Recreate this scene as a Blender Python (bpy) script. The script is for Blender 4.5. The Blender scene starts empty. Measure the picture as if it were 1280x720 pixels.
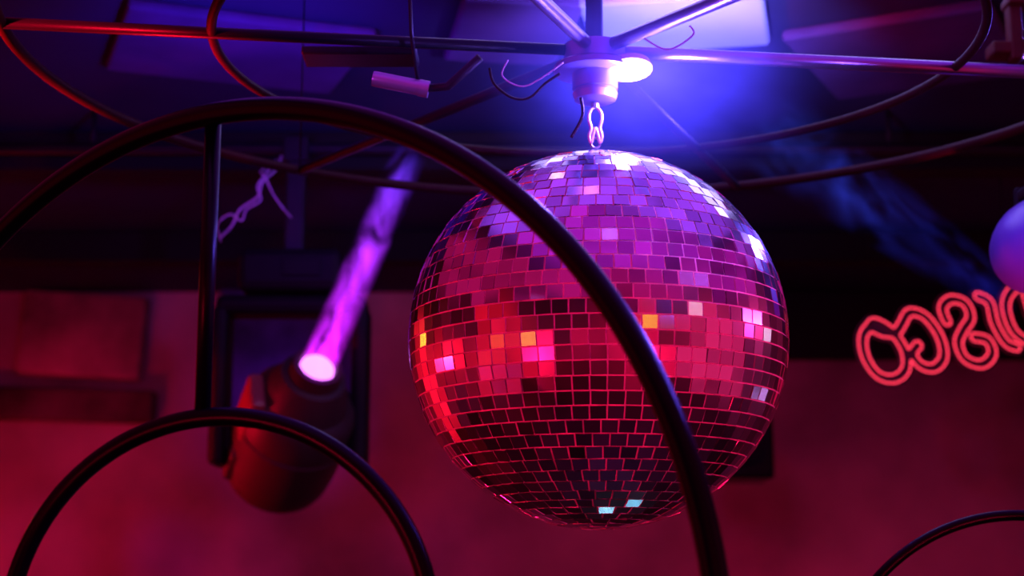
import bpy, math, random, bmesh
import numpy as np
from mathutils import Vector, Matrix
random.seed(7)
S=bpy.context.scene
try:
    S.view_settings.view_transform='Standard'
    S.view_settings.look='None'
except Exception as e: print(e)

# ------------------------------------------------------------ camera
F=2000.0; PITCH=math.radians(11); CAM=Vector((0,0,1.6))
fwd=Vector((0,math.cos(PITCH),math.sin(PITCH))); up=Vector((0,-math.sin(PITCH),math.cos(PITCH))); rt=Vector((1,0,0))
def W(px,py,d):
    px,py,d=float(px),float(py),float(d)
    return CAM+(fwd+rt*((px-640)/F)-up*((py-360)/F))*d
def proj(p):
    q=Vector(p)-CAM; d=q.dot(fwd); return (640+F*q.dot(rt)/d,360-F*q.dot(up)/d,d)
def zrow(py,y):
    v=(360-py)/F
    return CAM.z+y*(math.sin(PITCH)+v*math.cos(PITCH))/(math.cos(PITCH)-v*math.sin(PITCH))
cd=bpy.data.cameras.new('camera'); cam=bpy.data.objects.new('camera',cd); S.collection.objects.link(cam); S.camera=cam
cam.location=CAM; cam.rotation_euler=(math.radians(90)+PITCH,0,0)
cd.sensor_width=36; cd.lens=36*F/1280
cd.clip_start=0.01
cd.dof.use_dof=True; cd.dof.focus_distance=1.95; cd.dof.aperture_fstop=4.0

# ------------------------------------------------------------ materials
def mat(name,col,rough=0.5,metal=0.0,emis=None,estr=0,noise=0.0,nscale=8,bump=0.0,spec=0.5,contrast=False):
    m=bpy.data.materials.new(name); m.use_nodes=True
    nt=m.node_tree; b=nt.nodes['Principled BSDF']
    b.inputs['Base Color'].default_value=(*col,1); b.inputs['Roughness'].default_value=rough; b.inputs['Metallic'].default_value=metal
    b.inputs['Specular IOR Level'].default_value=spec
    tc=nt.nodes.new('ShaderNodeTexCoord'); n=nt.nodes.new('ShaderNodeTexNoise'); n.inputs['Scale'].default_value=nscale; n.inputs['Detail'].default_value=5
    nt.links.new(tc.outputs['Object'],n.inputs['Vector'])
    fac=n.outputs['Fac']
    if contrast:
        mr=nt.nodes.new('ShaderNodeMapRange'); mr.inputs[1].default_value=0.34; mr.inputs[2].default_value=0.66; nt.links.new(fac,mr.inputs[0]); fac=mr.outputs[0]
    r=nt.nodes.new('ShaderNodeMix'); r.data_type='RGBA'
    r.inputs[6].default_value=(*[c*(1-noise) for c in col],1); r.inputs[7].default_value=(*[min(1,c*(1+noise)) for c in col],1)
    nt.links.new(fac,r.inputs[0]); nt.links.new(r.outputs[2],b.inputs['Base Color'])
    if bump:
        bp=nt.nodes.new('ShaderNodeBump'); bp.inputs['Strength'].default_value=bump; bp.inputs['Distance'].default_value=0.01
        nt.links.new(n.outputs['Fac'],bp.inputs['Height']); nt.links.new(bp.outputs['Normal'],b.inputs['Normal'])
    if emis:
        b.inputs['Emission Color'].default_value=(*emis,1); b.inputs['Emission Strength'].default_value=estr
    return m
M_wall=mat('wall_paint',(0.45,0.24,0.26),0.85,noise=0.5,nscale=1.3,bump=0.1,contrast=True)
M_dark=mat('dark_paint',(0.012,0.008,0.014),0.8,noise=0.4,nscale=2,spec=0.2)
M_floor=mat('floor_boards',(0.05,0.03,0.03),0.45,noise=0.4,nscale=3)
M_black=mat('black_powder_coat',(0.0012,0.0013,0.004),0.30,noise=0.2,nscale=30,spec=0.13)
M_steel=mat('satin_steel',(0.42,0.42,0.48),0.3,0.9,noise=0.12,nscale=40)
M_darksteel=mat('dark_painted_steel',(0.018,0.015,0.026),0.45,0.3,noise=0.2,nscale=20,spec=0.25)
M_white=mat('white_plastic',(0.6,0.58,0.66),0.4,noise=0.06,nscale=20)
M_grey=mat('grey_metal',(0.24,0.21,0.48),0.35,0.6,noise=0.1,nscale=20)
M_violetgrey=mat('violet_grey_plastic',(0.10,0.05,0.30),0.35,noise=0.1,nscale=20)
M_housing=mat('black_fixture_housing',(0.008,0.006,0.009),0.55,noise=0.3,nscale=10,spec=0.12)
M_head=mat('charcoal_fixture_shell',(0.04,0.024,0.026),0.5,noise=0.2,nscale=10,spec=0.35)
M_lens=mat('lit_lens',(0.5,0.3,0.8),0.1,emis=(0.80,0.18,1.0),estr=3.0)
M_neon=mat('neon_tube',(1,0.05,0.08),0.3,emis=(1.0,0.04,0.09),estr=1.9)
M_cable=mat('pale_cable',(0.45,0.35,0.5),0.5,noise=0.1)
M_grout=mat('ball_core',(0.85,0.7,0.74),0.6,noise=0.1,nscale=30)

# ------------------------------------------------------------ mesh helpers
def mesh_obj(name,verts,faces,material,origin=None,parent=None,smooth=False,bevel=0):
    verts=[Vector(v) for v in verts]
    if parent is not None: origin=Vector(parent['_o'])
    elif origin is None:
        origin=sum(verts,Vector((0,0,0)))/len(verts)
    origin=Vector(origin)
    me=bpy.data.meshes.new(name); me.from_pydata([v-origin for v in verts],[],faces); me.update()
    ob=bpy.data.objects.new(name,me); S.collection.objects.link(ob)
    if parent is not None: ob.parent=parent
    else: ob.location=origin; ob['_o']=tuple(origin)
    if material: me.materials.append(material)
    if smooth:
        for p in me.polygons: p.use_smooth=True
    if bevel:
        b=ob.modifiers.new('bevel','BEVEL'); b.width=bevel; b.segments=2; b.limit_method='ANGLE'
    return ob
def empty(name,loc,label,category):
    e=bpy.data.objects.new(name,None); e.empty_display_size=0.05; S.collection.objects.link(e); e.location=loc
    e['_o']=tuple(loc); e['label']=label; e['category']=category; return e
def tag(o,label,cat=None,**k):
    o['label']=label
    if cat: o['category']=cat
    for a,b in k.items(): o[a]=b
    return o
def catmull(pts,n=8,closed=False):
    P=[Vector(p) for p in pts]; out=[]
    N=len(P); rng=range(N if closed else N-1)
    for i in rng:
        if closed: a,b,c,d=P[(i-1)%N],P[i],P[(i+1)%N],P[(i+2)%N]
        else: a,b,c,d=P[max(i-1,0)],P[i],P[i+1],P[min(i+2,N-1)]
        for k in range(n):
            t=k/n
            out.append(0.5*((2*b)+(c-a)*t+(2*a-5*b+4*c-d)*t*t+(3*b-a-3*c+d)*t**3))
    if not closed: out.append(P[-1])
    return out
def sweep(pts,r,closed=False,segs=12):
    P=[Vector(p) for p in pts]; N=len(P); V=[];Fc=[]
    T=[]
    for i in range(N):
        if closed: t=P[(i+1)%N]-P[(i-1)%N]
        else: t=P[min(i+1,N-1)]-P[max(i-1,0)]
        T.append(t.normalized())
    a=Vector((0,0,1)) if abs(T[0].z)<0.9 else Vector((1,0,0))
    n=(a-T[0]*a.dot(T[0])).normalized()
    for i in range(N):
        n=(n-T[i]*n.dot(T[i])).normalized(); b=T[i].cross(n)
        for k in range(segs):
            th=2*math.pi*k/segs; V.append(P[i]+r*(math.cos(th)*n+math.sin(th)*b))
    M=N if closed else N-1
    off=0
    if closed:
        best=1e9
        for o in range(segs):
            dd=(V[(N-1)*segs]-V[o]).length
            if dd<best: best=dd;off=o
    for i in range(M):
        j=(i+1)%N; oo=off if (closed and j==0) else 0
        for k in range(segs):
            k2=(k+1)%segs
            Fc.append((i*segs+k,i*segs+k2,j*segs+(k2+oo)%segs,j*segs+(k+oo)%segs))
    if not closed:
        Fc.append(tuple(range(segs))[::-1]); Fc.append(tuple((N-1)*segs+k for k in range(segs)))
    return V,Fc
def tube(name,pts,r,m,closed=False,segs=12,**kw):
    v,f=sweep(pts,r,closed,segs); return mesh_obj(name,v,f,m,smooth=True,**kw)
def frame(axis):
    a=Vector(axis).normalized(); u=Vector((0,0,1)) if abs(a.z)<0.9 else Vector((1,0,0))
    x=(u.cross(a)).normalized(); y=a.cross(x); return x,y,a
def lathe(name,base,axis,profile,m,segs=48,smooth=True,**kw):
    x,y,a=frame(axis); base=Vector(base); V=[];Fc=[]
    for (h,r) in profile:
        for k in range(segs):
            t=2*math.pi*k/segs; V.append(base+a*h+max(r,1e-5)*(math.cos(t)*x+math.sin(t)*y))
    n=len(profile)
    for i in range(n-1):
        for k in range(segs):
            k2=(k+1)%segs; Fc.append((i*segs+k,i*segs+k2,(i+1)*segs+k2,(i+1)*segs+k))
    Fc.append(tuple(range(segs))[::-1]); Fc.append(tuple((n-1)*segs+k for k in range(segs)))
    o=mesh_obj(name,V,Fc,m,smooth=smooth,**kw)
    if smooth:
        e=o.modifiers.new('edge','EDGE_SPLIT'); e.split_angle=math.radians(40)
    return o
def boxvf(c,sx,sy,sz,ax=None):
    c=Vector(c)
    X,Y,Z=ax if ax else (Vector((1,0,0)),Vector((0,1,0)),Vector((0,0,1)))
    V=[c+X*sx*i/2+Y*sy*j/2+Z*sz*k/2 for i in(-1,1) for j in(-1,1) for k in(-1,1)]
    Fc=[(0,1,3,2),(4,6,7,5),(0,4,5,1),(2,3,7,6),(0,2,6,4),(1,5,7,3)]
    return V,Fc
def box(name,c,sx,sy,sz,m,ax=None,bevel=0.0,**kw):
    v,f=boxvf(c,sx,sy,sz,ax); return mesh_obj(name,v,f,m,bevel=bevel,**kw)
def join(*vfs):
    V=[];Fc=[]
    for v,f in vfs:
        o=len(V); V+=list(v); Fc+=[tuple(i+o for i in t) for t in f]
    return V,Fc
def circle3(a,b,c):
    a,b,c=Vector(a),Vector(b),Vector(c)
    n=(b-a).cross(c-a); n2=n.length_squared
    ctr=a+((c-a).length_squared*(n.cross(b-a))+(b-a).length_squared*((c-a).cross(n)))/(2*n2)
    return ctr,n.normalized(),(a-ctr).length
def circ_pts(ctr,n,r,N=160):
    x,y,a=frame(n); return [ctr+r*(math.cos(2*math.pi*k/N)*x+math.sin(2*math.pi*k/N)*y) for k in range(N)]

# ------------------------------------------------------------ room
XL,XR,YB,YF,ZC=-3.2,3.2,-3.2,6.0,2.75
def struct(o): o['kind']='structure'; return o
struct(box('floor',(0,(YB+YF)/2,-0.05),XR-XL,YF-YB,0.1,M_floor))
struct(box('ceiling',(0,(YB+YF)/2,ZC+0.05),XR-XL,YF-YB,0.1,mat('ceiling_paint',(0.022,0.026,0.10),0.75,noise=0.7,nscale=1.6,bump=0.05,spec=0.2)))
zb=zrow(452,YF)
struct(box('wall_back',(0,YF+0.05,ZC/2),XR-XL+.2,0.1,ZC,M_wall))
x0t=-0.10
struct(box('trim_1',((x0t+XR)/2,YF-0.03,(zb+ZC)/2),XR-x0t,0.06,ZC-zb-0.004,M_dark,bevel=0.01))
struct(box('wall_left',(XL-0.05,(YB+YF)/2,ZC/2),0.1,YF-YB,ZC,M_wall))
struct(box('wall_right',(XR+0.05,(YB+YF)/2,ZC/2),0.1,YF-YB,ZC,M_wall))
struct(box('wall_front',(0,YB-0.05,ZC/2),XR-XL+.2,0.1,ZC,M_wall))

# ------------------------------------------------------------ disco ball
BC=W(747,424,2.11); BR=0.25
bx,by,bz=BC
ball=empty('disco_ball',BC,'mirrored disco ball with small square tiles hanging from a hook','disco ball')
def uv(c,r,nu=64,nv=32):
    V=[c+Vector((0,0,r))];Fc=[]
    for i in range(1,nv):
        t=math.pi*i/nv
        for k in range(nu):
            p=2*math.pi*k/nu; V.append(c+r*Vector((math.sin(t)*math.cos(p),math.sin(t)*math.sin(p),math.cos(t))))
    V.append(c-Vector((0,0,r))); L=len(V)-1
    for k in range(nu):
        k2=(k+1)%nu; Fc.append((0,1+k,1+k2)); Fc.append((L,L-nu+k2,L-nu+k))
    for i in range(nv-2):
        for k in range(nu):
            k2=(k+1)%nu; a=1+i*nu; Fc.append((a+k,a+nu+k,a+nu+k2,a+k2))
    return V,Fc
v,f=uv(BC,BR-0.0026,96,48); mesh_obj('core',v,f,M_grout,parent=ball,smooth=True)
NR=43; pitch=math.pi*BR/NR; gap=0.0014
V=[];Fc=[];tiles=[];cols=[]
for i in range(NR):
    th=math.pi*(i+0.5)/NR
    n=max(3,round(2*math.pi*BR*math.sin(th)/(pitch*1.13)))
    off=random.random()*6.28
    for k in range(n):
        ph=off+2*math.pi*k/n
        er=Vector((math.sin(th)*math.cos(ph),math.sin(th)*math.sin(ph),math.cos(th)))
        et=Vector((math.cos(th)*math.cos(ph),math.cos(th)*math.sin(ph),-math.sin(th)))
        ep=Vector((-math.sin(ph),math.cos(ph),0))
        nn=(er+et*random.gauss(0,0.024)+ep*random.gauss(0,0.03)).normalized()
        e1=(et-nn*et.dot(nn)).normalized(); e2=nn.cross(e1)
        rot=random.gauss(0,0.012); a1=e1*math.cos(rot)+e2*math.sin(rot); a2=nn.cross(a1)
        w=(2*math.pi*BR*math.sin(th)/n-gap)/2; h=(pitch-gap)/2
        wt=w*math.sin(max(th-0.5*math.pi/NR,1e-3))/math.sin(th); wb=w*math.sin(min(th+0.5*math.pi/NR,math.pi-1e-3))/math.sin(th)
        c=BC+er*(BR-0.0012)
        o=len(V)
        for dz in (0,-0.0022):
            q=0.965 if dz==0 else 1.0
            for s1,s2 in((-1,-1),(-1,1),(1,1),(1,-1)):
                ww=(wt if s1<0 else wb)
                V.append(c+nn*dz+a1*s1*h*q+a2*s2*ww*q)
        Fc+= [(o,o+3,o+2,o+1),(o,o+1,o+5,o+4),(o+1,o+2,o+6,o+5),(o+2,o+3,o+7,o+6),(o+3,o,o+4,o+7)]
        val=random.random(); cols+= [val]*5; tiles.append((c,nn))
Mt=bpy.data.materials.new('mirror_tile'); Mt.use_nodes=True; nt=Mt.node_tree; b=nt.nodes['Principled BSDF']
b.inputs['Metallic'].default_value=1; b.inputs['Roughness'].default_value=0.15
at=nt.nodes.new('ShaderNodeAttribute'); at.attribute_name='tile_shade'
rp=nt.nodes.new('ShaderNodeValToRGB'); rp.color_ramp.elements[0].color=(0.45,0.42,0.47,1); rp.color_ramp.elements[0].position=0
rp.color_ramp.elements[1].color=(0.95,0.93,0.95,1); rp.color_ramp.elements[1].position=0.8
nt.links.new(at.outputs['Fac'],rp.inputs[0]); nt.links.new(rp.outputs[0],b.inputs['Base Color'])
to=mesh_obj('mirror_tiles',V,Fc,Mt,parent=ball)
bm=bmesh.new(); bm.from_mesh(to.data); bmesh.ops.recalc_face_normals(bm,faces=bm.faces); bm.to_mesh(to.data); bm.free()
ztop=bz+BR
lathe('top_cap',(bx,by,ztop-0.006),(0,0,1),[(0,0.026),(0.006,0.026),(0.009,0.02),(0.012,0.006),(0.014,0.004)],M_steel,parent=ball)
zc=ztop+0.014
tube('hanging_eye',[(bx+0.006*math.cos(t),by,zc+0.004+0.007*math.sin(t)) for t in np.linspace(0,2*math.pi,20,endpoint=False)],0.0018,M_steel,closed=True,segs=8,parent=ball)

# ------------------------------------------------------------ wheel chandelier
zh=zrow(64,by)
zfl=zrow(93,by)
wheel=empty('wheel_chandelier',(bx,by,zh),'steel wheel frame of concentric rings and spokes hung under the ceiling','chandelier')
RI,RO=0.515,0.785
M_rim=mat('wheel_rim_paint',(0.026,0.0035,0.006),0.5,0.0,noise=0.2,nscale=20,spec=0.06)
tube('ring',[(bx+RI*math.cos(t),by+RI*math.sin(t),zh) for t in np.linspace(0,2*math.pi,160,endpoint=False)],0.0066,M_rim,closed=True,parent=wheel)
tube('ring',[(bx+RO*math.cos(t),by+RO*math.sin(t),zh) for t in np.linspace(0,2*math.pi,200,endpoint=False)],0.0085,M_rim,closed=True,parent=wheel)
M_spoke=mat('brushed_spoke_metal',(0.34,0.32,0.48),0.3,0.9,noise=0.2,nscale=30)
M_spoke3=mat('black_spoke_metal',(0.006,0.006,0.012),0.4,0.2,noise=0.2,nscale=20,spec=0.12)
for k in range(6):
    t=math.radians(8+60*k); d=Vector((math.cos(t),math.sin(t),0))
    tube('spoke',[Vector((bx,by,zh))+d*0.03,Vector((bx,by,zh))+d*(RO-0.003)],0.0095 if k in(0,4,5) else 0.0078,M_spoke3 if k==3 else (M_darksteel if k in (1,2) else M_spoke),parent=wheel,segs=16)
lathe('flange',(bx,by,zfl),(0,0,1),[(0,0.050),(0.002,0.056),(0.010,0.056),(0.013,0.052),(0.013,0.042),(0.040,0.042),(0.043,0.03)],M_grey,parent=wheel)
zmb=zrow(128,by)
lathe('motor',(bx,by,zmb),(0,0,1),[(0,0.022),(0.003,0.028),(0.012,0.031),(0.013,0.028),(0.017,0.028),(0.018,0.031),(zfl-zmb,0.031)],M_grey,parent=wheel)
lathe('ceiling_rod',(bx,by,zh+0.01),(0,0,1),[(0,0.012),(ZC-zh-0.03,0.012),(ZC-zh-0.03,0.05),(ZC-zh-0.01,0.05)],M_darksteel,parent=wheel)
lc=Vector((bx+0.046,by-0.018,zfl+0.001)); lax=(Vector((0.04,-0.22,-0.97))).normalized()  # glowing disc added to stand for the flange's brightly lit side
lathe('glow_disc_rim',lc-lax*0.010,lax,[(0,0.022),(0.002,0.029),(0.009,0.031),(0.011,0.031),(0.011,0.028)],M_white,parent=wheel,segs=32)
hl=lathe('glow_disc',lc,lax,[(0,0.028),(0.003,0.026),(0.005,0.017),(0.006,0.003)],mat('white_glow_disc',(0.8,0.8,1),0.2,emis=(0.66,0.62,1.0),estr=9),parent=wheel,segs=32)
tag(hl,'glowing white-blue disc added for the bright side of the flange')
for k in range(3):
    q=Vector((bx+RO*math.cos(math.radians(8+120*k)),by+RO*math.sin(math.radians(8+120*k)),zh))
    tube('support_wire',[q,Vector((q.x,q.y,ZC))],0.0014,M_black,parent=wheel,segs=6)
Wd=2.12
tube('cable',catmull([W(612,85,Wd),W(618,105,Wd),W(640,122,Wd),W(662,122,Wd),W(682,104,Wd),W(700,92,Wd)]),0.0018,M_darksteel,segs=6,parent=wheel)
tube('cable',catmull([W(635,75,Wd),W(628,95,Wd),W(652,108,Wd),W(676,98,Wd),W(704,78,Wd)]),0.0012,M_cable,segs=6,parent=wheel)
tube('cable',catmull([W(726,122,Wd),W(728,145,Wd),W(714,172,Wd)]),0.0022,M_darksteel,segs=6,parent=wheel)
tube('cable',catmull([W(805,48,2.0),W(835,62,2.0),W(866,44,2.0),W(862,32,2.0)]),0.0013,M_cable,segs=6,parent=wheel)
c1=W(466,98,2.15); c2=W(536,112,2.15); ax=(c2-c1)
can=lathe('lamp_can',c1,ax,[(0,0.009),(0.0,0.0098),(0.004,0.0105),(ax.length*0.82,0.0105),(ax.length*0.82,0.0115),(ax.length,0.0115)],mat('pink_lit_metal',(0.42,0.36,0.5),0.3,0.7,noise=0.1),parent=wheel,segs=24)
tube('lamp_bracket',[c2-ax*0.1,W(560,108,2.14),W(600,72,2.12)],0.006,M_darksteel,parent=wheel,segs=10)
tube('lamp_bracket',[W(512,-10,2.1),W(514,40,2.12),W(522,98,2.15)],0.0025,M_darksteel,parent=wheel,segs=8)
tag(can,'short metallic cylindrical lamp can')
box('junction_plate',Vector((bx,by,zh+0.012))+Vector((math.cos(math.radians(170)),math.sin(math.radians(170)),0))*0.33,0.16,0.06,0.012,M_spoke3,parent=wheel,bevel=0.003)

# snap hook
hook=empty('snap_hook',(bx,by,zmb),'bright steel double snap hook between motor and ball','hook')
zt=zmb-0.001; L=zt-zc-0.004
pts=[]
for sx_,sz_ in((0,0),(0.007,-0.006),(0.0088,-0.016),(0.006,-0.028),(0.0085,-0.038),(0.006,-0.047),(0.003,-0.036),(0,-0.028),(-0.003,-0.036),(-0.006,-0.047),(-0.0085,-0.038),(-0.006,-0.028),(-0.0088,-0.016),(-0.007,-0.006)):
    pts.append((bx+sx_,by-0.002,zt-0.006+sz_*L/0.053))
tube('hook_body',catmull(pts,6,True),0.0024,mat('bright_hook_steel',(0.8,0.78,0.85),0.3,0.7,noise=0.1,nscale=40),closed=True,segs=10,parent=hook)
lathe('swivel',(bx,by,zt-0.009),(0,0,1),[(0,0.003),(0.002,0.006),(0.008,0.006),(0.0095,0.004)],M_steel,segs=20,parent=hook)

# ------------------------------------------------------------ hoop frames
tg=[(200,160),(330,136),(400,140),(460,152),(560,194),(700,305),(745,360),(790,430),(830,510),(862,590)]
tga=np.array(tg,float)
best=None
fw=np.array(fwd);u_=np.array(up)
d2=1.5
for d1 in np.arange(1.6,2.7,0.05):
    for d3 in np.arange(0.85,1.6,0.05):
        C,n,r=circle3(W(265,143,d1),W(640,245,d2),W(892,712,d3))
        x,y,a_=frame(n); t=np.linspace(0,2*np.pi,361)[:-1,None]
        P=np.array(C)[None]+r*(np.cos(t)*np.array(x)+np.sin(t)*np.array(y))-np.array(CAM)
        dd=P@fw; ok=dd>0.2
        X=640+F*P[:,0]/np.where(ok,dd,1); Y=360-F*(P@u_)/np.where(ok,dd,1)
        X=np.where(ok,X,1e5)
        D=np.hypot(X[None]-tga[:,:1],Y[None]-tga[:,1:]).min(1)
        e=(D**2).sum()
        if best is None or e<best[0]: best=(e,float(d1),float(d3),C,n,r)
_,D1,D3,HC,HN,HR=best
frm=empty('hoop_frame',W(253,515,D1),'black powder-coated metal frame of large hoops joined by a post','hoop frame')
tube('large_hoop',circ_pts(HC,HN,HR,240),0.0122,M_black,closed=True,segs=20,parent=frm)
pb=W(253,519,D1*0.97); ptop=Vector((pb.x,pb.y,zrow(150,pb.y)))
a3,c3=W(20,722,D1*0.97),W(530,716,D1*0.93)
C2,n2,r2=circle3(a3,W(290,521,D1*0.965),c3)
tube('small_hoop',circ_pts(C2,n2,r2,160),0.0098,M_black,closed=True,segs=20,parent=frm)
tube('post',[ptop,pb],0.0088,M_black,segs=16,parent=frm)
lowp=C2-Vector((0,0,1))*r2
tube('stand_post',[Vector((lowp.x,lowp.y,lowp.z)),Vector((lowp.x,lowp.y,0.02))],0.012,M_black,segs=16,parent=frm)
lathe('foot',(lowp.x,lowp.y,0.0),(0,0,1),[(0,0.2),(0.012,0.2),(0.02,0.18),(0.022,0.02)],M_black,parent=frm)
C4,n4,r4=circle3(W(1098,722,1.75),W(1175,665,1.75),W(1290,645,1.75))
frm2=empty('hoop_frame',C4,'slim black metal hoop on a low stand','hoop frame')
tube('hoop',circ_pts(C4,n4,r4,160),0.006,M_black,closed=True,segs=16,parent=frm2)
l4=C4-Vector((0,0,r4))
tube('stand_post',[l4,Vector((l4.x,l4.y,0.02))],0.01,M_black,segs=16,parent=frm2)
lathe('foot',(l4.x,l4.y,0.0),(0,0,1),[(0,0.15),(0.012,0.15),(0.02,0.13),(0.022,0.02)],M_black,parent=frm2)

# ------------------------------------------------------------ light beams put in as self-glowing volumes
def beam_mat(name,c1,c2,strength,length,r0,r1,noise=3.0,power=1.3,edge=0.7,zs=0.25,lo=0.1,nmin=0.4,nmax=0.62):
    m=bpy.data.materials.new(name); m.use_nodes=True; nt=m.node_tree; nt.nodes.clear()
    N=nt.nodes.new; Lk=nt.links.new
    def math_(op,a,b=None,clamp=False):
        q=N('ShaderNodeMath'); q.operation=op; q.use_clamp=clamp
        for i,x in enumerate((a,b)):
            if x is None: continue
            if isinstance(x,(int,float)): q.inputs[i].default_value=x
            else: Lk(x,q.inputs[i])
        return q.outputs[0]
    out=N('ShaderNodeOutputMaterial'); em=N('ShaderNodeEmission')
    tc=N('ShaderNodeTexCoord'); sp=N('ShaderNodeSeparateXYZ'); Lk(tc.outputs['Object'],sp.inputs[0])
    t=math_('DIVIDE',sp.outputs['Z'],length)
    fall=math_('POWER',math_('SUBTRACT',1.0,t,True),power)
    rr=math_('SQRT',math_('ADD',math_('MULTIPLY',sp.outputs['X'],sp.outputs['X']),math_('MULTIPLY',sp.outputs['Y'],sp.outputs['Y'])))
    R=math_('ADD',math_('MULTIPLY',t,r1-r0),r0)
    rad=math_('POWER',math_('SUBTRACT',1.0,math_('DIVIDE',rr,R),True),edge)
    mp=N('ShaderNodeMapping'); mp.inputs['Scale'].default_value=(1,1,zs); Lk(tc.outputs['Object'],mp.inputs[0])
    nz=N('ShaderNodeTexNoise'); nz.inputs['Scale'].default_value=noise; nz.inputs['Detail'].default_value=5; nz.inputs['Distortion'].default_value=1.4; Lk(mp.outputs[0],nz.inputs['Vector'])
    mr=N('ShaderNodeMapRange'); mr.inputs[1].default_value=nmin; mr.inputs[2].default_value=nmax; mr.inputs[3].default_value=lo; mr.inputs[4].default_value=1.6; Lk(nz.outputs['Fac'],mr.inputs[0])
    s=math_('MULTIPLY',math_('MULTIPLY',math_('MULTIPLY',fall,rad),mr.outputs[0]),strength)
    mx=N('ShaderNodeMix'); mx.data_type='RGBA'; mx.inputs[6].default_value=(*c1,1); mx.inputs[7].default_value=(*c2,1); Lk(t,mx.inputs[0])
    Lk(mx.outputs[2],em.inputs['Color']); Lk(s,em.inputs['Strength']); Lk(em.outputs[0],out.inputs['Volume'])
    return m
def beam(name,p0,p1,r0,r1,c1,c2,strength,parent=None,**kw):  # emission-only cone stands in for light scattered by haze
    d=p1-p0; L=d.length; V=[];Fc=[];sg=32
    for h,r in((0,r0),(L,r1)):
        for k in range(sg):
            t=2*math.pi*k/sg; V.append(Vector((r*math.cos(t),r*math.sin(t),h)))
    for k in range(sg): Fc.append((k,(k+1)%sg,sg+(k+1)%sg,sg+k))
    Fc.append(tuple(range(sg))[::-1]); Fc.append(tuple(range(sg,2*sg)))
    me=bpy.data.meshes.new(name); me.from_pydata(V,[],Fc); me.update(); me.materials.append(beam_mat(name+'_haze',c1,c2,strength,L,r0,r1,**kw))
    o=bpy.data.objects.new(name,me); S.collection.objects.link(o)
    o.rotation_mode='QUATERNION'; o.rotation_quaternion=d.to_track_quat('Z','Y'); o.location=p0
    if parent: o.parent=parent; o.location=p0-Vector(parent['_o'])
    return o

# ------------------------------------------------------------ moving head stage light
dS=3.7
sl=empty('stage_light',W(365,340,dS),'black moving-head stage light hanging in a yoke with violet beam','stage light')
lens_c=W(398,457,dS-0.16); back=W(338,604,dS+0.09)
ax=(lens_c-back); LN=ax.length
prof=[(0,0.05),(0.006,0.085),(0.018,0.105),(0.036,0.118),(0.06,0.126),(0.10,0.130),(LN*0.5,0.131),(LN*0.5+0.003,0.127),(LN*0.5+0.010,0.127),(LN*0.5+0.013,0.131),(LN-0.135,0.127),(LN-0.115,0.118),(LN-0.105,0.100),(LN-0.06,0.084),(LN-0.035,0.074),(LN-0.033,0.060),(LN,0.056),(LN,0.043),(LN-0.012,0.041)]
hd=lathe('lamp_head',back,ax,prof,M_head,parent=sl)
x,y,a=frame(ax)
lathe('lens',lens_c-a*0.012,ax,[(0,0.039),(0.006,0.038),(0.013,0.032),(0.018,0.018),(0.020,0.004)],M_lens,parent=sl)
e=(Vector((-0.8,-0.55,0.2))-a*Vector((-0.8,-0.55,0.2)).dot(a)).normalized()
box('side_cover',back+a*(LN-0.16)+e*0.112,0.035,0.13,0.10,mat('side_cover_red_lit',(0.20,0.06,0.06),0.4,noise=0.2,nscale=15),ax=(e,a,e.cross(a)),bevel=0.01,parent=sl)  # red light on the head's left face is put into this colour
box('side_cover',back+a*(0.10)+e*0.118,0.03,0.09,0.11,M_head,ax=(e,a,e.cross(a)),bevel=0.01,parent=sl)
pv=back+a*0.17
arm_top=zrow(385,pv.y)
for s in(-1,1):
    cx=pv.x+s*0.162
    vv=boxvf((cx,pv.y,(arm_top+pv.z-0.07)/2),0.038,0.11,arm_top-pv.z+0.07)
    kk=boxvf((cx-s*0.02,pv.y,pv.z),0.03,0.08,0.08)
    v,f=join(vv,kk); mesh_obj('yoke_arm',v,f,M_housing,parent=sl,bevel=0.015)
box('yoke_crossbar',(pv.x,pv.y,arm_top+0.002),0.35,0.11,0.045,M_housing,parent=sl,bevel=0.018)
box('base_unit',(pv.x,pv.y,arm_top+0.078),0.24,0.17,0.10,M_housing,parent=sl,bevel=0.02)
box('control_panel',(pv.x+0.03,pv.y-0.089,arm_top+0.08),0.09,0.008,0.04,M_housing,parent=sl,bevel=0.002)
zp=zrow(186,pv.y)
v,f=join(boxvf((pv.x,pv.y,(arm_top+0.12+zp)/2),0.045,0.03,zp-arm_top-0.12),boxvf((pv.x,pv.y,zp-0.005),0.06,0.06,0.06))
mesh_obj('clamp',v,f,M_darksteel,parent=sl,bevel=0.005)
bm_=beam('glow_beam',lens_c+a*0.004,W(514,188,dS-0.35),0.044,0.040,(0.72,0.012,1.0),(0.08,0.03,0.9),105,parent=sl,noise=15,power=0.85,edge=1.1,zs=0.5,lo=0.02,nmin=0.42,nmax=0.62)
tag(bm_,'violet self-glowing cone standing for a light beam')
pipe=tube('lighting_pipe',[Vector((XL,pv.y,zp)),Vector((XR,pv.y,zp))],0.014,M_darksteel,segs=16)
tag(pipe,'dark steel lighting pipe spanning the room under the ceiling','pipe')
for x_ in (-2.6,-1.0,0.9,2.6):
    tube('hanger',[(x_,pv.y,zp),(x_,pv.y,ZC)],0.006,M_darksteel,parent=pipe,segs=8)
cb=empty('power_cable',W(310,250,3.5),'tangled pale cable looping down from the lighting pipe','cable')
tube('cable_strand',catmull([W(352,195,3.6),W(345,212,3.55),W(328,228,3.5),W(322,246,3.5),(W(300,262,3.5)),W(290,282,3.5),W(274,298,3.5)]),0.0026,M_cable,segs=8,parent=cb)
tube('cable_strand',catmull([W(346,200,3.6),W(326,214,3.52),W(332,222,3.47),W(340,240,3.47),W(352,258,3.47),W(364,272,3.5)]),0.0018,M_cable,segs=8,parent=cb)
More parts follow.
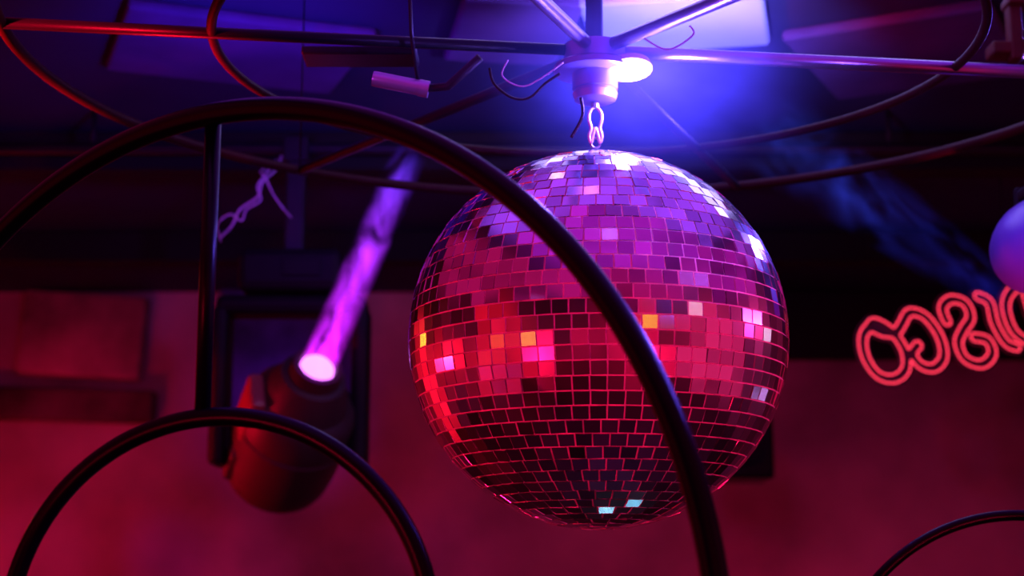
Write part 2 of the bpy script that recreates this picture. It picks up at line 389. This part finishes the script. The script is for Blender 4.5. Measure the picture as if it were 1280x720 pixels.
tube('cable_strand',catmull([W(276,302,3.5),W(272,280,3.47),W(288,268,3.47),W(302,276,3.47),W(308,262,3.47),W(326,250,3.47),W(322,232,3.48),W(338,210,3.5)]),0.0018,M_cable,segs=8,parent=cb)

# ------------------------------------------------------------ second fixture at the frame edge
d5=2.5
s2=empty('stage_light',W(1302,250,d5),'rounded purple-lit stage light on a drop rod beside the neon sign','stage light')
c5=W(1309,306,d5)
ax5=Vector((-0.30,0.92,-0.1)).normalized()
lathe('lamp_head',c5-ax5*0.08,ax5,[(0,0.008),(0.004,0.03),(0.014,0.05),(0.03,0.064),(0.05,0.073),(0.075,0.078),(0.10,0.077),(0.12,0.072),(0.135,0.066),(0.15,0.058),(0.15,0.05),(0.145,0.05)],M_violetgrey,parent=s2)
lathe('lens',c5+ax5*0.062,ax5,[(0,0.05),(0.004,0.046),(0.01,0.03),(0.013,0.004)],mat('blue_lens',(0.1,0.1,0.6),0.2,emis=(0.2,0.2,1),estr=0.6),parent=s2)
zt5=zrow(228,c5.y)
box('yoke_crossbar',(c5.x,c5.y,zt5),0.03,0.2,0.02,M_housing,parent=s2,bevel=0.006)
for s in(-1,1): box('yoke_arm',(c5.x,c5.y+s*0.092,(zt5+c5.z)/2),0.035,0.014,zt5-c5.z+0.03,M_housing,parent=s2,bevel=0.005)
tube('drop_rod',[Vector((c5.x,c5.y,zt5)),Vector((c5.x,c5.y,ZC))],0.01,M_darksteel,parent=s2)
vf=[boxvf(W(1266,18,2.75),0.022,0.03,0.17),boxvf(W(1258,64,2.75),0.06,0.05,0.022),boxvf(W(1274,4,2.75),0.05,0.05,0.016)]
v,f=join(*vf)
cl=mesh_obj('ceiling_bracket',v,f,mat('red_lit_metal',(0.06,0.008,0.010),0.5,0.0,noise=0.3,nscale=20,spec=0.1),bevel=0.004); tag(cl,'thin metal ceiling bracket catching dim red light','bracket')  # bracket metal carries the red light in its colour
bb=beam('glow_beam',W(1262,378,3.0),W(965,165,3.5),0.045,0.11,(0.02,0.02,0.6),(0.035,0.07,0.9),9.0,noise=11,power=0.3,edge=1.2,zs=0.4,lo=0.0,nmin=0.47,nmax=0.7)
tag(bb,'faint smoky blue self-glowing cone standing for a light beam','light beam',kind='stuff')

def haze(name,c,r,col,st,label,ns=3.0):  # emission-only ball puts the blue glow into the air itself
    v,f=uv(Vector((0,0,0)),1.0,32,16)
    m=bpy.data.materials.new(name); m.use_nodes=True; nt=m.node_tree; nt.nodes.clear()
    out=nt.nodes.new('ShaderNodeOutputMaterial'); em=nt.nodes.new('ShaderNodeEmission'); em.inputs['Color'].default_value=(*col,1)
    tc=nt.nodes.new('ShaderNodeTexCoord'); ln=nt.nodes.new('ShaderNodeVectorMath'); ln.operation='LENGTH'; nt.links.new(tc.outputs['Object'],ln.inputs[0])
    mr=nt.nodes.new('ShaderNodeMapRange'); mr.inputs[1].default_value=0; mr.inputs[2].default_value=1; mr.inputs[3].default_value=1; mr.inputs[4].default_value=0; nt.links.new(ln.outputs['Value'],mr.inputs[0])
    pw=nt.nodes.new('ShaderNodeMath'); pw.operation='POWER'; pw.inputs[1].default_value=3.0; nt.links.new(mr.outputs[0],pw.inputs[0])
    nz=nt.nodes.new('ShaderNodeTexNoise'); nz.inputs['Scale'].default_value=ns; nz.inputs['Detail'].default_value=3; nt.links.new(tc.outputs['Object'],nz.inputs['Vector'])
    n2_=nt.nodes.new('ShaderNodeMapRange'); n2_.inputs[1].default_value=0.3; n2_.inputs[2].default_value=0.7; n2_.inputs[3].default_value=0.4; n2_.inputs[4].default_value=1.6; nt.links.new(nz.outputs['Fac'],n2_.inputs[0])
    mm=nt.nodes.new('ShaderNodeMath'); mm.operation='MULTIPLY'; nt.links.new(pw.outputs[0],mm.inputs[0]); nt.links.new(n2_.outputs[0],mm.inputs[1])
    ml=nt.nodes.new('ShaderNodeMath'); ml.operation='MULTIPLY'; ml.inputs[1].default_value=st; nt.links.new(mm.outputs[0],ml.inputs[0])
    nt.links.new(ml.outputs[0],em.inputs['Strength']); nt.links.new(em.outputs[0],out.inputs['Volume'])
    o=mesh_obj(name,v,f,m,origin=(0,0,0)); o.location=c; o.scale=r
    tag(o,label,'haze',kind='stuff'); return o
haze('glow_haze',W(812,92,2.2),(0.29,0.24,0.19),(0.06,0.045,1.0),27.0,'self-glowing blue volume standing for lit haze around the motor')

# ------------------------------------------------------------ neon sign (DISCO seen from behind)
dN=4.0; un=dN/F
def cm2(p,n=8): return [(q.x,q.y) for q in catmull([(a,b,0) for a,b in p],n)]
letters=[
 cm2([(36,28),(22,19),(6,22),(-8,31),(-22,20),(-28,-2),(-22,-23),(-4,-31),(15,-23),(23,-2),(17,22),(2,36),(-10,30)]),
 cm2([(36,28),(50,37),(66,28),(73,3),(67,-20),(50,-30),(35,-24),(31,-9),(42,-1)]),
 cm2([(90,17),(92,33),(107,40),(122,32),(121,15),(105,3),(92,-10),(92,-29),(109,-39),(127,-31),(129,-15),(115,-8)]),
 cm2([(142,36),(152,26),(147,2),(150,-22),(160,-30)]),
 cm2([(204,36),(198,2),(202,-28),(182,-30),(166,-12),(170,18),(188,34),(208,36)]),
]
ang=math.radians(14)
org=W(1108,440,dN)
sx_=Vector((math.cos(ang),0,math.sin(ang))); sy_=Vector((-0.38,0,math.cos(ang)))
def N3(p,off=0.0): return org+sx_*float(p[0]*un*0.97)+sy_*float(p[1]*un*1.08)+Vector((0,off,0))
sign=empty('neon_sign',org,'pink-red neon sign reading DISCO, seen from behind so mirrored','sign')
segsA=np.array([lt[i] for lt in letters for i in range(len(lt)-1)]); segsB=np.array([lt[i+1] for lt in letters for i in range(len(lt)-1)])
step=1.2; gx=np.arange(-48,228,step); gy=np.arange(-56,60,step); GX,GY=np.meshgrid(gx,gy)
DF=np.full(GX.shape,1e9)
for A,B in zip(segsA,segsB):
    ab=B-A; t=np.clip(((GX-A[0])*ab[0]+(GY-A[1])*ab[1])/max((ab**2).sum(),1e-9),0,1)
    DF=np.minimum(DF,np.hypot(GX-A[0]-t*ab[0],GY-A[1]-t*ab[1]))
def contours(level):
    def pt(i,j,o):
        a_=DF[j,i]-level; b_=(DF[j,i+1] if o==0 else DF[j+1,i])-level; t=a_/(a_-b_)
        return (gx[i]+(step*t if o==0 else 0),gy[j]+(step*t if o==1 else 0))
    adj={}
    for j in range(len(gy)-1):
        for i in range(len(gx)-1):
            c=[DF[j,i]<level,DF[j,i+1]<level,DF[j+1,i+1]<level,DF[j+1,i]<level]
            if all(c) or not any(c): continue
            e=[]
            if c[0]!=c[1]: e.append((i,j,0))
            if c[1]!=c[2]: e.append((i+1,j,1))
            if c[2]!=c[3]: e.append((i,j+1,0))
            if c[3]!=c[0]: e.append((i,j,1))
            prs=[(e[0],e[1])] if len(e)==2 else [(e[0],e[1]),(e[2],e[3])]
            for a_,b_ in prs: adj.setdefault(a_,[]).append(b_); adj.setdefault(b_,[]).append(a_)
    loops=[];seen=set()
    for s in adj:
        if s in seen: continue
        lp=[s];seen.add(s);cur=s
        while True:
            nx=[q for q in adj[cur] if q not in seen]
            if not nx: break
            cur=nx[0];seen.add(cur);lp.append(cur)
        if len(lp)>18: loops.append([pt(*q) for q in lp])
    return loops
for lp in contours(4.9):
    q=np.array(lp)
    for _ in range(2): q=(np.roll(q,1,0)+q*2+np.roll(q,-1,0))/4
    tube('letter_tube',[N3(p,0.0) for p in q[::2]],0.0019,M_neon,closed=True,segs=6,parent=sign)
LV=10.0
V=[];Fc=[];idx={}
for j in range(len(gy)-1):
    for i in range(len(gx)-1):
        if DF[j:j+2,i:i+2].max()<LV:
            q=[]
            for (ii,jj) in((i,j),(i+1,j),(i+1,j+1),(i,j+1)):
                if (ii,jj) not in idx: idx[(ii,jj)]=len(V); V.append(N3((gx[ii],gy[jj]),0.010))
                q.append(idx[(ii,jj)])
            Fc.append(tuple(q))
bp=mesh_obj('backing_plate',V,Fc,mat('dark_acrylic',(0.04,0.006,0.010),0.4),parent=sign)
so=bp.modifiers.new('solid','SOLIDIFY'); so.thickness=0.004
for u0 in(-4,180):
    q=N3((u0,32)); tube('hanging_wire',[N3((u0,32),0.006),Vector((q.x,q.y+0.006,ZC))],0.0012,M_black,segs=6,parent=sign)

# ------------------------------------------------------------ wall furniture
def wallbox(name,x0,y0,x1,y1,ydepth,thick,m,label,cat,bevel=0.01,tilt=0.0):
    d=(W((x0+x1)/2,(y0+y1)/2,1)-CAM); s=ydepth/d.y
    xa=(x0-640)/F*s; xb=(x1-640)/F*s; za=zrow(y1,ydepth); zb_=zrow(y0,ydepth)
    t=math.radians(tilt); A=(Vector((math.cos(t),0,math.sin(t))),Vector((0,1,0)),Vector((-math.sin(t),0,math.cos(t))))
    o=box(name,((xa+xb)/2,ydepth+thick/2,(za+zb_)/2),xb-xa,thick,zb_-za,m,ax=A,bevel=bevel); tag(o,label,cat); return o
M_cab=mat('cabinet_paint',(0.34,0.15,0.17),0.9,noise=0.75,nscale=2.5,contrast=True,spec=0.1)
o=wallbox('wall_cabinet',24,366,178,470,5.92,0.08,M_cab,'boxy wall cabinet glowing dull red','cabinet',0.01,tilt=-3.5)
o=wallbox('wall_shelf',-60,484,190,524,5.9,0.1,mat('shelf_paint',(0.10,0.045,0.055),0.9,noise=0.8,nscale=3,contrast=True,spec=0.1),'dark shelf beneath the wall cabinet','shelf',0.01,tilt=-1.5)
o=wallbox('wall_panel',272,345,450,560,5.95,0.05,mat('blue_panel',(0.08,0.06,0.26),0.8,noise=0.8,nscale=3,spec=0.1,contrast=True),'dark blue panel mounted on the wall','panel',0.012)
o=wallbox('speaker',905,520,968,598,5.0,0.25,M_black,'black box loudspeaker fixed high on the wall','speaker',0.01)
sp=o
lathe('speaker_cone',(o.location.x,5.0-0.001,o.location.z),(0,-1,0),[(0,0.06),(0.004,0.06),(0.002,0.045),(-0.02,0.015)],M_housing,parent=sp)
box('wall_bracket',(o.location.x,5.0+0.61,o.location.z),0.04,0.74,0.04,M_black,parent=sp)
for ya in (3.9,5.0):
    o=box('ceiling_beam',(0,ya,ZC-0.05),XR-XL,0.09,0.1,M_dark,bevel=0.006); tag(o,'dark timber beam crossing the ceiling','beam',group='ceiling beams')
M_patch=mat('violet_patch_slab',(0.08,0.05,0.22),0.9,noise=0.6,nscale=5,spec=0.1)  # slabs added as patches of ceiling light, held in their colour
M_patch2=mat('pale_patch_slab',(0.24,0.40,0.8),0.9,noise=0.3,nscale=5,spec=0.1)
for (cx,cy,sx,sy,rz,mm_) in ((-0.58,3.22,0.5,0.4,0.35,M_patch),(0.0,3.10,0.24,0.36,0.15,M_patch),(0.33,3.05,0.36,0.30,-0.2,M_patch2),(0.84,3.24,0.42,0.45,-0.45,M_patch)):
    X=Vector((math.cos(rz),math.sin(rz),0)); Y=Vector((-math.sin(rz),math.cos(rz),0))
    o=box('light_patch_slab',(cx,cy,ZC-0.012),sx,sy,0.024,mm_,ax=(X,Y,Vector((0,0,1))),bevel=0.008); tag(o,'pale blue ceiling slab coloured as a patch of light' if mm_ is M_patch2 else 'dark violet ceiling slab coloured as a patch of dim light','panel',group='ceiling light patches')
for dx in (0,0.5):
    o=tube('conduit',[Vector((1.0+dx,2.9,ZC-0.02)),Vector((1.7+dx,3.8,ZC-0.02))],0.012,M_rim); tag(o,'slim metal conduit under the ceiling','pipe',group='ceiling conduits')

# ------------------------------------------------------------ lights
def light(kind,name,loc,col,power,target=None,size=0.05,spot=60,blend=0.5,sy=None,spread=None):
    l=bpy.data.lights.new(name,kind); l.color=col; l.energy=power
    if kind=='AREA':
        l.size=size
        if sy: l.shape='RECTANGLE'; l.size_y=sy
        if spread: l.spread=math.radians(spread)
    else: l.shadow_soft_size=size
    if kind=='SPOT': l.spot_size=math.radians(spot); l.spot_blend=blend
    o=bpy.data.objects.new(name,l); S.collection.objects.link(o); o.location=loc
    if target is not None: o.rotation_euler=(Vector(target)-Vector(loc)).to_track_quat('-Z','Y').to_euler()
    return o
RED=(1,0.003,0.025); PINK=(1,0.02,0.18)
hub=Vector((bx,by,zh))
light('POINT','hub_glow_light',lc+lax*0.04,(0.22,0.12,1.0),5,None,0.02)  # point light added beside the glowing disc
light('SPOT','blue_spotlight',(bx+1.0,by+0.9,2.62),(0.14,0.08,1.0),120,(bx+0.15,by,zh-0.05),0.05,36,0.6)
light('SPOT','violet_spotlight',(bx+0.6,by-0.9,2.0),(0.20,0.08,1.0),55,hub,0.04,44,0.7)
light('SPOT','magenta_spotlight',(bx-0.7,by-0.6,2.15),(0.6,0.04,0.8),5,W(500,104,2.15),0.04,14,0.7)
light('SPOT','ceiling_fill_spot',(-0.45,2.75,2.40),(0.14,0.03,1.0),14,(-0.5,3.25,2.75),0.03,115,0.9)  # unseen up-lights added to wash the ceiling blue
light('SPOT','ceiling_fill_spot',(0.38,2.72,2.42),(0.42,0.26,1.0),42,(0.32,3.10,2.75),0.03,95,0.9)
# large dim area lights, added unseen for the mirror tiles to reflect
light('AREA','red_fill_area',(-3.1,1.2,1.5),RED,24,BC,4.2,sy=2.6)
light('AREA','red_fill_area',(-3.1,4.2,1.5),RED,20,BC,2.0,sy=2.4)
light('AREA','pink_fill_area',(3.1,1.4,1.6),PINK,17,BC,4.0,sy=2.4)
light('AREA','crimson_fill_area',(0.6,-3.05,1.5),(1,0.004,0.09),22,BC,5.4,sy=2.6)
light('AREA','magenta_fill_area',(0.2,-0.25,2.735),(0.85,0.008,0.30),11,(0.2,-0.25,0),4.0,sy=1.9)
light('AREA','magenta_fill_area',(-1.75,1.75,2.735),(0.9,0.008,0.20),4.5,(-1.75,1.75,0),1.9,sy=2.0)
light('AREA','magenta_fill_area',(2.0,1.75,2.735),(0.65,0.01,0.55),5.0,(2.0,1.75,0),1.6,sy=2.0)
light('AREA','violet_fill_area',(0.25,1.2,2.735),(0.60,0.015,0.75),4.2,(0.25,1.2,0),1.7,sy=0.95)
light('AREA','violet_fill_area',(0.25,2.05,2.735),(0.36,0.05,1.0),4.0,(0.25,2.05,0),1.7,sy=0.7)
light('AREA','lavender_fill_area',(0.40,2.66,2.735),(0.42,0.33,1.0),5.4,(0.40,2.66,0),0.95,sy=0.48)
# narrow unseen spots added to brighten the grout of the ball
light('SPOT','ball_fill_spot',(-1.6,-0.2,1.1),(1,0.003,0.06),75,BC,0.03,13,0.5)
light('SPOT','ball_fill_spot',(1.5,-0.9,0.8),(1,0.004,0.08),180,BC,0.03,11.5,0.5)
light('SPOT','ball_fill_spot',(2.3,2.3,2.2),(1,0.03,0.3),80,BC,0.03,15,0.5)
light('SPOT','ball_fill_spot',(-2.4,2.6,1.7),RED,130,BC,0.03,13,0.5)
# walls
light('SPOT','red_wall_spotlight',(1.6,3.8,0.5),(1,0.004,0.08),18,(1.5,6,1.35),0.1,62,1.0)
light('SPOT','red_wall_spotlight',(-0.1,3.8,0.5),(1,0.004,0.06),28,(0.2,6,1.45),0.1,62,1.0)
light('SPOT','red_wall_spotlight',(-2.0,4.2,1.0),(1,0.004,0.04),44,(-1.9,6,1.7),0.1,72,1.0)
light('SPOT','red_wall_spotlight',(-0.4,4.6,1.3),RED,6,(-0.55,6,2.2),0.1,36,1.0)
light('SPOT','magenta_wall_spotlight',(-0.8,4.3,0.8),(0.9,0.03,0.45),26,(-1.0,6,1.70),0.05,16,1.0)
light('SPOT','magenta_wall_spotlight',(-1.9,4.3,0.8),(0.8,0.03,0.4),14,(-1.75,6,1.72),0.05,16,1.0)
light('SPOT','magenta_wall_spotlight',(-1.6,4.6,1.6),(1,0.03,0.2),8,(-1.62,6,2.28),0.05,20,0.7)
light('SPOT','magenta_wall_spotlight',(0.0,4.3,0.8),(0.6,0.02,0.5),10,(-0.25,6,1.7),0.05,20,1.0)
light('SPOT','blue_wall_spotlight',(-0.6,4.5,1.9),(0.08,0.03,1),18,(-0.85,6,2.25),0.1,28,1.0)
light('SPOT','blue_wall_spotlight',(-1.1,4.6,1.2),(0.15,0.02,1),7,(-1.28,6,1.75),0.05,14,1.0)
light('SPOT','cable_fill_spot',(-0.6,2.4,2.3),(0.8,0.1,0.9),5,W(310,245,3.5),0.03,11,0.6)  # added spot aimed at the pale cable alone
light('SPOT','head_fill_spot',(-2.3,3.3,1.7),RED,230,W(320,540,3.7),0.05,15,0.6)  # red spot added for the left side of the stage light
light('SPOT','side_fixture_spotlight',(0.5,1.5,2.6),(0.16,0.06,1),50,c5,0.03,14,0.6)
light('SPOT','side_fixture_spotlight',(0.9,2.0,1.0),(1,0.02,0.25),110,c5,0.03,14,0.6)
light('SPOT','rim_red_fill',(-1.5,1.3,1.9),RED,1000,(bx-RO-0.02,by-0.15,zh),0.05,16,0.8)  # red spots added to pick out the left of the rings
light('SPOT','rim_red_fill',(-1.0,2.6,1.7),RED,300,(bx-RO+0.16,by+0.1,zh),0.05,24,0.8)
light('SPOT','bracket_spotlight',(0.9,1.4,1.9),RED,8,W(1262,30,2.75),0.04,20,0.6)
light('SPOT','hoop_rim_spotlight',(1.35,1.75,2.6),(0.13,0.07,1),420,W(640,235,1.5),0.06,20,0.6)
light('SPOT','hoop_rim_spotlight',(0.9,2.6,2.6),(0.12,0.06,1),420,W(440,590,1.8),0.06,12,0.6)

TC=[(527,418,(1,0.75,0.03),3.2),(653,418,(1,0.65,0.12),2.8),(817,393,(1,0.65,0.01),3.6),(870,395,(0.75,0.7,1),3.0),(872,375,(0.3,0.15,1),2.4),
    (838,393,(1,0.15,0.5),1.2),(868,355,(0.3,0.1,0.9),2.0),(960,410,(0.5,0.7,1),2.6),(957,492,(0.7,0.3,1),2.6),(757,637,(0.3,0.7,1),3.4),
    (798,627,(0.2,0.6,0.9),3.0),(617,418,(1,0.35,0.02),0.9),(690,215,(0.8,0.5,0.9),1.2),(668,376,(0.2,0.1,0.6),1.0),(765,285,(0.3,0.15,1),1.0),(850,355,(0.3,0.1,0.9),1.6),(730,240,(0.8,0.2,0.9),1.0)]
for (px,py,col,rad) in TC:  # adds unseen lights, each placed for one tile to mirror as a glint
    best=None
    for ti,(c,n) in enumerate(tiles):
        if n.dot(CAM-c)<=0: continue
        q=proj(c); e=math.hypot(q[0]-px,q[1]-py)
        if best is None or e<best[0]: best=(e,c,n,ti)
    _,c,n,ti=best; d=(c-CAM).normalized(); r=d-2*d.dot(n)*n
    for j in range(5): cols[5*ti+j]=1.0  # glint tiles get the brightest mirror tone
    ts=[]
    for k,(lo,hi) in enumerate(((XL,XR),(YB,YF),(0,ZC-0.1))):
        if r[k]>1e-6: ts.append((hi-c[k])/r[k])
        elif r[k]<-1e-6: ts.append((lo-c[k])/r[k])
    L=min(min(ts)*0.92,3.0); p=c+r*L
    q=proj(p)
    if q[2]>0 and -30<q[0]<1310 and -30<q[1]<750: print('skip',px,py); continue
    rr=0.5*0.018*(2.1+L)/2.1*1.05
    light('POINT','glint_light',p,col,rad*4.0*4*math.pi**2*rr*rr,None,rr)
a=to.data.attributes.new('tile_shade','FLOAT','FACE'); a.data.foreach_set('value',cols)

w=bpy.data.worlds.new('world'); S.world=w; w.use_nodes=True
w.node_tree.nodes['Background'].inputs[0].default_value=(0.3,0.05,0.5,1); w.node_tree.nodes['Background'].inputs[1].default_value=0.003
for o in bpy.data.objects:
    if '_o' in o: del o['_o']
